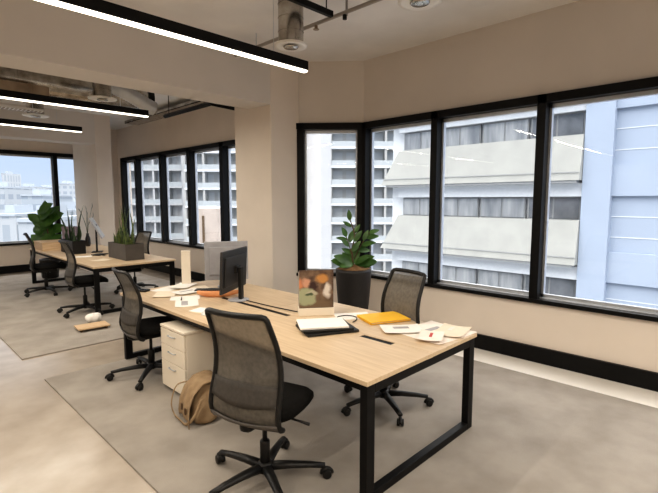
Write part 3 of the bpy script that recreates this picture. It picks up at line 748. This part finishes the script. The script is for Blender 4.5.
# fiddle leaf fig on the floor at the far end
t = thing('fiddle_leaf_fig', 'fiddle leaf fig with big round leaves at the far desk end', 'plant', (2.72, 11.2, RZ))
bm = nb(); lathe(bm, [(.13, 0), (.16, .02), (.19, .38), (.19, .42), (.17, .42), (.165, .38)], 28); finish('pot', bm, POTM, t, smooth=True)
bm = nb(); lathe(bm, [(.165, .36), (.1, .385), (.02, .39)], 20); finish('soil', bm, SOIL, t)
bm = nb(); tube(bm, spline([(0, 0, .37), (.02, 0, .8), (-.01, 0, 1.2), (.05, 0, 1.55)], 6), .014, 8); tube(bm, spline([(.0, 0, .8), (-.1, .05, 1.0), (-.18, .08, 1.25)], 6), .010, 8); finish('stem', bm, STEM, t, smooth=True)
random.seed(21); bm = nb()
for k in range(34):
    zz = .78 + .72 * (k / 33) ** .9; a = random.uniform(-1, 1) * 1.5; L = random.uniform(.26, .38)
    d = RT * math.sin(a) + FW * random.uniform(-.5, .5) + UP * (math.cos(a) * .75 + .15)
    leaf(bm, V((.02 - .16 * (k % 3 == 0), .0, zz - .08)), d, UP * .5 - FW * .85, L, L * .68, .12)
finish('foliage', bm, LEAF, t, smooth=True)
# things on the far desk
t = thing('wooden_crate', 'pale wooden crate at the far end of the far desk', 'crate', (2.66, 10.20, ZT), 0)
bm = nb(); w = .015
box(bm, -.36, .36, -.3, .3, 0, .015); box(bm, -.36, -.36 + w, -.3, .3, .015, .15); box(bm, .36 - w, .36, -.3, .3, .015, .15); box(bm, -.345, .345, -.3, -.285, .015, .15); box(bm, -.345, .345, .285, .3, .015, .15)
finish('crate_body', bm, PLY, t)
bm = nb(); box(bm, -.37, .37, -.31, .31, .151, .165); finish('lid', bm, PLY, t, bevel=.003)
t = thing('storage_box', 'mauve grey storage box standing on the wooden crate', 'box', (2.90, 10.22, ZT + .165), math.radians(10))
bm = nb(); box(bm, -.12, .12, -.13, .13, 0, .23); finish('carton', bm, MAUVE, t, bevel=.004)
bm = nb(); box(bm, -.125, .125, -.135, .135, .231, .27); finish('lid', bm, MAUVE, t, bevel=.004)
t = thing('dry_branch_vase', 'slim dark vase with thin dry branches by the far column', 'vase', (3.25, 10.35, ZT))
bm = nb(); lathe(bm, [(.04, 0), (.055, .05), (.05, .16), (.025, .24), (.03, .27)], 20); finish('vase', bm, POTM, t, smooth=True)
bm = nb()
for k in range(6):
    a = k * 1.1; tube(bm, spline([(0, 0, .2), (.03 * math.cos(a), .03 * math.sin(a), .45), (.12 * math.cos(a), .12 * math.sin(a), .62 + .04 * k)], 5), [.004] * 11, 5)
    leaf(bm, V((.12 * math.cos(a), .12 * math.sin(a), .60 + .04 * k)), (math.cos(a) * .3, math.sin(a) * .3, 1), (1, 0, .2), .12, .035)
finish('branch', bm, LEAF3, t)
t = thing('desk_screen', 'tilted grey screen on the far desk in front of the far column', 'monitor', (3.02, 9.02, ZT), math.radians(66))
M = Matrix.Translation((0, -.08, .27)) @ Matrix.Rotation(math.radians(-28), 4, 'X')
bm = nb(); box(bm, -.26, .26, -.012, .012, 0, .42, M); finish('back_case', bm, SCREENG, t, bevel=.005)
bm = nb(); box(bm, -.25, .25, -.0145, -.0125, .01, .41, M); finish('screen', bm, mat('grey_screen', (.5, .5, .5), .3), t)  # screen face in plain even grey
bm = nb(); box(bm, -.03, .03, .02, .05, .01, .52); box(bm, -.12, .12, -.06, .12, 0, .012); finish('stand', bm, BLACKP, t, bevel=.003)
G = 'papers on the far desk'
sheet(2.62, 7.75, ZT, .30, .21, 30, PAPER2, 'cream sheet on the far desk, left of the charcoal planter', G)
sheet(2.55, 8.45, ZT, .30, .21, -20, PAPER, 'white sheet on the far desk between the two planters', G)
flat('notebook', 2.86, 8.52, ZT, .24, .17, .018, 35, BLACKP, 'black notebook on the far desk behind the charcoal planter', 'notebook', bev=.003)
# wood piece and bag on the far carpet
t = thing('footrest', 'low light wood footrest on the far carpet', 'footrest', (1.98, 6.32, RZ), math.radians(-4))
bm = nb(); box(bm, -.19, .19, -.13, .13, .03, .048); finish('board', bm, PLY, t, bevel=.003)
bm = nb()
for sx in (-.16, .14): box(bm, sx, sx + .02, -.11, .11, 0, .03)
finish('runner', bm, STEM, t)
bm = nb()
random.seed(5)
surf(bm, lambda a, b: V(((.10 + .015 * math.sin(6 * PI * a)) * math.cos(2 * PI * a) * math.sin(PI * b * .999 + .0005), .08 * math.sin(2 * PI * a) * math.sin(PI * b * .999 + .0005), .065 - .065 * math.cos(PI * b) + .015 * math.sin(10 * a * PI) * math.sin(PI * b))), 24, 12)
tag(finish('white_bag', bm, PAPER, loc=(2.10, 6.62, RZ + .002), smooth=True), 'crumpled white bag on the carpet by the far desk leg', 'bag')

# ------------------------------------------------------------------ outside
struct('street_ground', box_(-600, 900, -600, 1200, -32.3, -32), GROUND)
# office block across the street: facade plane x = 20
OX = 20.0
t = thing('office_building', 'office block with concrete bands and a blue white blank wall outside', 'building', (OX, 0, 0))
bm = nb(); box(bm, .6, 14, 5.0, 15.2, -32, 8.4); finish('wall', bm, SLABW, t)
bm = nb(); box(bm, .35, 14, -18, 4.5, -32, 8.4); finish('blank_wall', bm, BLUEW, t)
bm = nb(); box(bm, 0, 14.1, 4.5, 5.50, -32, 9); finish('pilaster', bm, BLUEW, t)
bm = nb()
for z in (-8.1, -4.8, -1.52, 1.86, 5.16):
    box(bm, .20, .40, -18, 4.5, z, z + 1.2)
finish('wall_ledge', bm, BLUEW, t)
bm = nb()
for z in (-3.0, .25, 3.6, 6.9):
    box(bm, .335, .36, -18, 4.5, z, z + .03); box(bm, .335, .36, -18, 4.5, z + .8, z + .83)
finish('panel_joint', bm, SLABW, t)
for k in range(-3, 3):
    b = -.91 + 3.4 * k
    # battered concrete band: deep prism with slanted left end
    bm = nb()
    y0 = 5.52; yl0, yl1 = 15.3, 14.35
    lo = [(-.35, y0), (-.35, yl0), (.62, yl0 + .2), (.62, y0)]; hi = [(-.05, y0), (-.05, yl1), (.62, yl1 + .2), (.62, y0)]
    a = [bm.verts.new((x, y, b)) for x, y in lo]; c = [bm.verts.new((x, y, b + 1.80)) for x, y in hi]
    for i in range(4): bm.faces.new((a[i], a[(i + 1) % 4], c[(i + 1) % 4], c[i]))
    bm.faces.new(a[::-1]); bm.faces.new(c)
    sp = finish('concrete_band', bm, CONC, t)
    bm = nb(); box(bm, -.345, -.325, y0 + .02, yl0 - .12, b + .30, b + .33); box(bm, -.30, .6, y0 + .1, yl0 - .3, b - .10, b - .004); finish('soffit_and_shadow_line', bm, SOFF, sp)  # underside soffit, plus a grey strip painting a shadow line across the face
    bm = nb(); box(bm, .15, .62, y0, 14.5, b - .64, b - .10); finish('white_band', bm, SLABW, t)
    zw0, zw1 = b + 1.80, b + 2.74
    for j in range(4):
        ya = y0 + .1 + j * 2.2; yb = ya + 2.1
        bm = nb(); box(bm, .38, .44, ya, yb, zw0, zw1); wn = finish('window', bm, EXFR, t)
        for q in range(2):
            bm = nb(); box(bm, .355, .38, ya + .05 + q * 1.03, ya + .05 + q * 1.03 + .95, zw0 + .05, zw1 - .05); finish('pane', bm, EXGL if not (j == 0) else EXGLD, wn)

CAMP = V((0, 0, 1.7))
def place(px, depth):
    r = (px - 329.) / 452. * depth * 1.0
    return FW * depth + RT * r
def tower(label, px0, px1, depth, z0, z1, mslab, mwall, mglass, ph, blank=0.0, fins=3, off=0.0, name='apartment_tower', twist=0):
    """balcony tower with its front turned to the room"""
    c = (place(px0, depth) + place(px1, depth)) / 2; w = (px1 - px0) / 452. * depth / 2
    t = thing(name, label, 'building', (c.x, c.y, -32), -yaw + math.radians(twist))
    H = z1 + 32
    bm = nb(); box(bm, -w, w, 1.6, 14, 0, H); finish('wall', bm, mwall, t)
    if blank: 
        bm = nb(); box(bm, -w - blank, -w, -.3, 14, 0, H + 3); finish('blank_wing', bm, WHITEB, t)
    z = 32 + z0 + off
    while z < H:
        bm = nb(); box(bm, -w, w, -.2, 1.6, z - .16, z + .16); s = finish('balcony', bm, mslab, t)
        bm = nb(); box(bm, -w + .05, w - .05, -.15, -.08, z + .17, z + 1.0); finish('railing', bm, TRAIL, s)
        n = fins * 2
        for j in range(n):
            a = -w + 2 * w * j / n
            bm = nb(); box(bm, a + .3, a + 2 * w / n - .3, 1.52, 1.6, z + .25, z + ph - .6); finish('window', bm, mglass, t)
        z += ph
    bm = nb()
    for j in range(fins + 1):
        a = -w + 2 * w * j / fins; box(bm, a - .18, a + .18, -.1, 1.6, 0, H)
    finish('dividing_fin', bm, mwall, t)
    return t
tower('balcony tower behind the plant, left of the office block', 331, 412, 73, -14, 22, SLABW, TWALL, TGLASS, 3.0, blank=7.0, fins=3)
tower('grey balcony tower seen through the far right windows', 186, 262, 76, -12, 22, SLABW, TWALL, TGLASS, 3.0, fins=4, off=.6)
tower('pale hazy apartment block behind the far column', 112, 184, 88, -16, 24, WHITEB, WHITEB, mat('haze_glass', (.36, .39, .42), .5, scale=.3, col2=(.45, .47, .49)), 3.3, fins=5, off=.4)  # haze painted as pale, low-contrast wall and glass colours
# small beige building low in front of the grey tower
t = thing('low_building', 'low beige building in front of the grey balcony tower', 'building', (*place(205, 44).xy, -32), -yaw)
bm = nb(); box(bm, -1.3, 1.2, 0, 5, 0, 32.9); finish('wall', bm, BEIGEB, t)
bm = nb(); box(bm, -.25, -.05, -.12, 0, 0, 32.2); box(bm, -1.3, 1.2, -.08, 0, 27, 27.2); finish('drainpipe', bm, STEM, t)
# skyline beyond the far left window, haze painted in with pale colours
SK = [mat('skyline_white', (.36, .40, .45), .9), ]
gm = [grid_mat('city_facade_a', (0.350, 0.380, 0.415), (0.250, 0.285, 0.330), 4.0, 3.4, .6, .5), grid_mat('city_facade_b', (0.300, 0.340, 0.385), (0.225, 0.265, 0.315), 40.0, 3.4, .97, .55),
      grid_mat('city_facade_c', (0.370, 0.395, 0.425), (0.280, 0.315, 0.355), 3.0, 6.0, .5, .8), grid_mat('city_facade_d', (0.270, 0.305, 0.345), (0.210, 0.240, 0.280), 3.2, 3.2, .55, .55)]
sky = [  # px0, px1, y of the roof, depth, material, label
    (-30, 6, 188, 150, 0, 'pale city block at the far left edge of the window'),
    (5, 10, 174, 350, 2, 'slim distant tower at the left of the skyline'),
    (12, 22, 198, 180, 3, 'darker mid grey city block left of the banded block'),
    (23, 44, 196, 140, 1, 'white banded city block behind the fiddle leaf fig'),
    (18, 33, 187, 270, 2, 'broad distant white block on the skyline'),
    (36, 56, 188, 300, 0, 'distant low block right of the white block'),
    (58, 72, 184, 280, 0, 'distant block just left of the far column'),
    (-12, 16, 216, 90, 2, 'near pale building low at the left of the window'),
    (18, 36, 222, 60, 0, 'near white roofed building below the banded block'),
    (40, 60, 212, 95, 2, 'near pale building behind the fiddle leaf fig'),
    (64, 82, 206, 118, 3, 'grey building just left of the far column'),
    (-60, -14, 192, 180, 0, 'pale city block outside the left of the window'),
    (82, 112, 190, 150, 0, 'pale city block behind the far column')]
for p0, p1, yy, d, mi, lab in sky:
    c = (place(p0, d) + place(p1, d)) / 2; w = (p1 - p0) / 452. * d / 2; top = 1.7 - (yy - 200) / 452. * d
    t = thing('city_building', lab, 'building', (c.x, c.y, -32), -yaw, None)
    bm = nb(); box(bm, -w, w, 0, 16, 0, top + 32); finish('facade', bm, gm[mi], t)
    bm = nb(); box(bm, -w * 1.02, w * 1.02, -.2, 16.2, top + 32, top + 32.5); box(bm, -w * .5, w * .2, 3, 9, top + 32.5, top + 34.2); finish('roof', bm, SK[0], t)

# ------------------------------------------------------------------ world and sun
w = bpy.data.worlds.new('world'); scn.world = w; w.use_nodes = True
nt = w.node_tree; N = nt.nodes; L = nt.links
bg = N['Background']; tc = N.new('ShaderNodeTexCoord'); sp = N.new('ShaderNodeSeparateXYZ'); L.new(tc.outputs['Generated'], sp.inputs[0])
rp = N.new('ShaderNodeValToRGB'); L.new(sp.outputs['Z'], rp.inputs['Fac'])
e = rp.color_ramp.elements; e[0].position = 0.0; e[0].color = (.60, .70, .86, 1); e[1].position = .70; e[1].color = (6.0, 5.9, 5.8, 1)
for q, c in ((.06, (.53, .66, .86, 1)), (.22, (.53, .66, .87, 1)), (.36, (1.3, 1.36, 1.45, 1))):
    k = e.new(q); k.color = c
nz = N.new('ShaderNodeTexNoise'); nz.inputs['Scale'].default_value = 3; nz.inputs['Detail'].default_value = 5
mp = N.new('ShaderNodeMapping'); mp.inputs['Scale'].default_value = (1, 1, 4); L.new(tc.outputs['Generated'], mp.inputs[0]); L.new(mp.outputs[0], nz.inputs['Vector'])
mr = N.new('ShaderNodeMapRange'); mr.inputs['From Min'].default_value = .35; mr.inputs['From Max'].default_value = .75; mr.inputs['To Max'].default_value = .18; L.new(nz.outputs['Fac'], mr.inputs['Value'])
mx = N.new('ShaderNodeMix'); mx.data_type = 'RGBA'; L.new(mr.outputs['Result'], mx.inputs['Factor']); L.new(rp.outputs['Color'], mx.inputs['A']); mx.inputs['B'].default_value = (.84, .88, .94, 1)
L.new(mx.outputs['Result'], bg.inputs['Color']); bg.inputs['Strength'].default_value = 1.0
s = bpy.data.lights.new('sun', 'SUN'); s.energy = .35; s.angle = math.radians(35); s.color = (1, .97, .92)
so = bpy.data.objects.new('sun', s); COL.objects.link(so)
so.rotation_euler = V((.75, .5, -.62)).to_track_quat('-Z', 'Y').to_euler()

scn.view_settings.view_transform = 'Standard'
scn.view_settings.look = 'Medium High Contrast'
scn.view_settings.exposure = 0.0
scn.cycles.max_bounces = 10; scn.cycles.diffuse_bounces = 6; scn.cycles.transparent_max_bounces = 16
scn.cycles.sample_clamp_indirect = 8.0
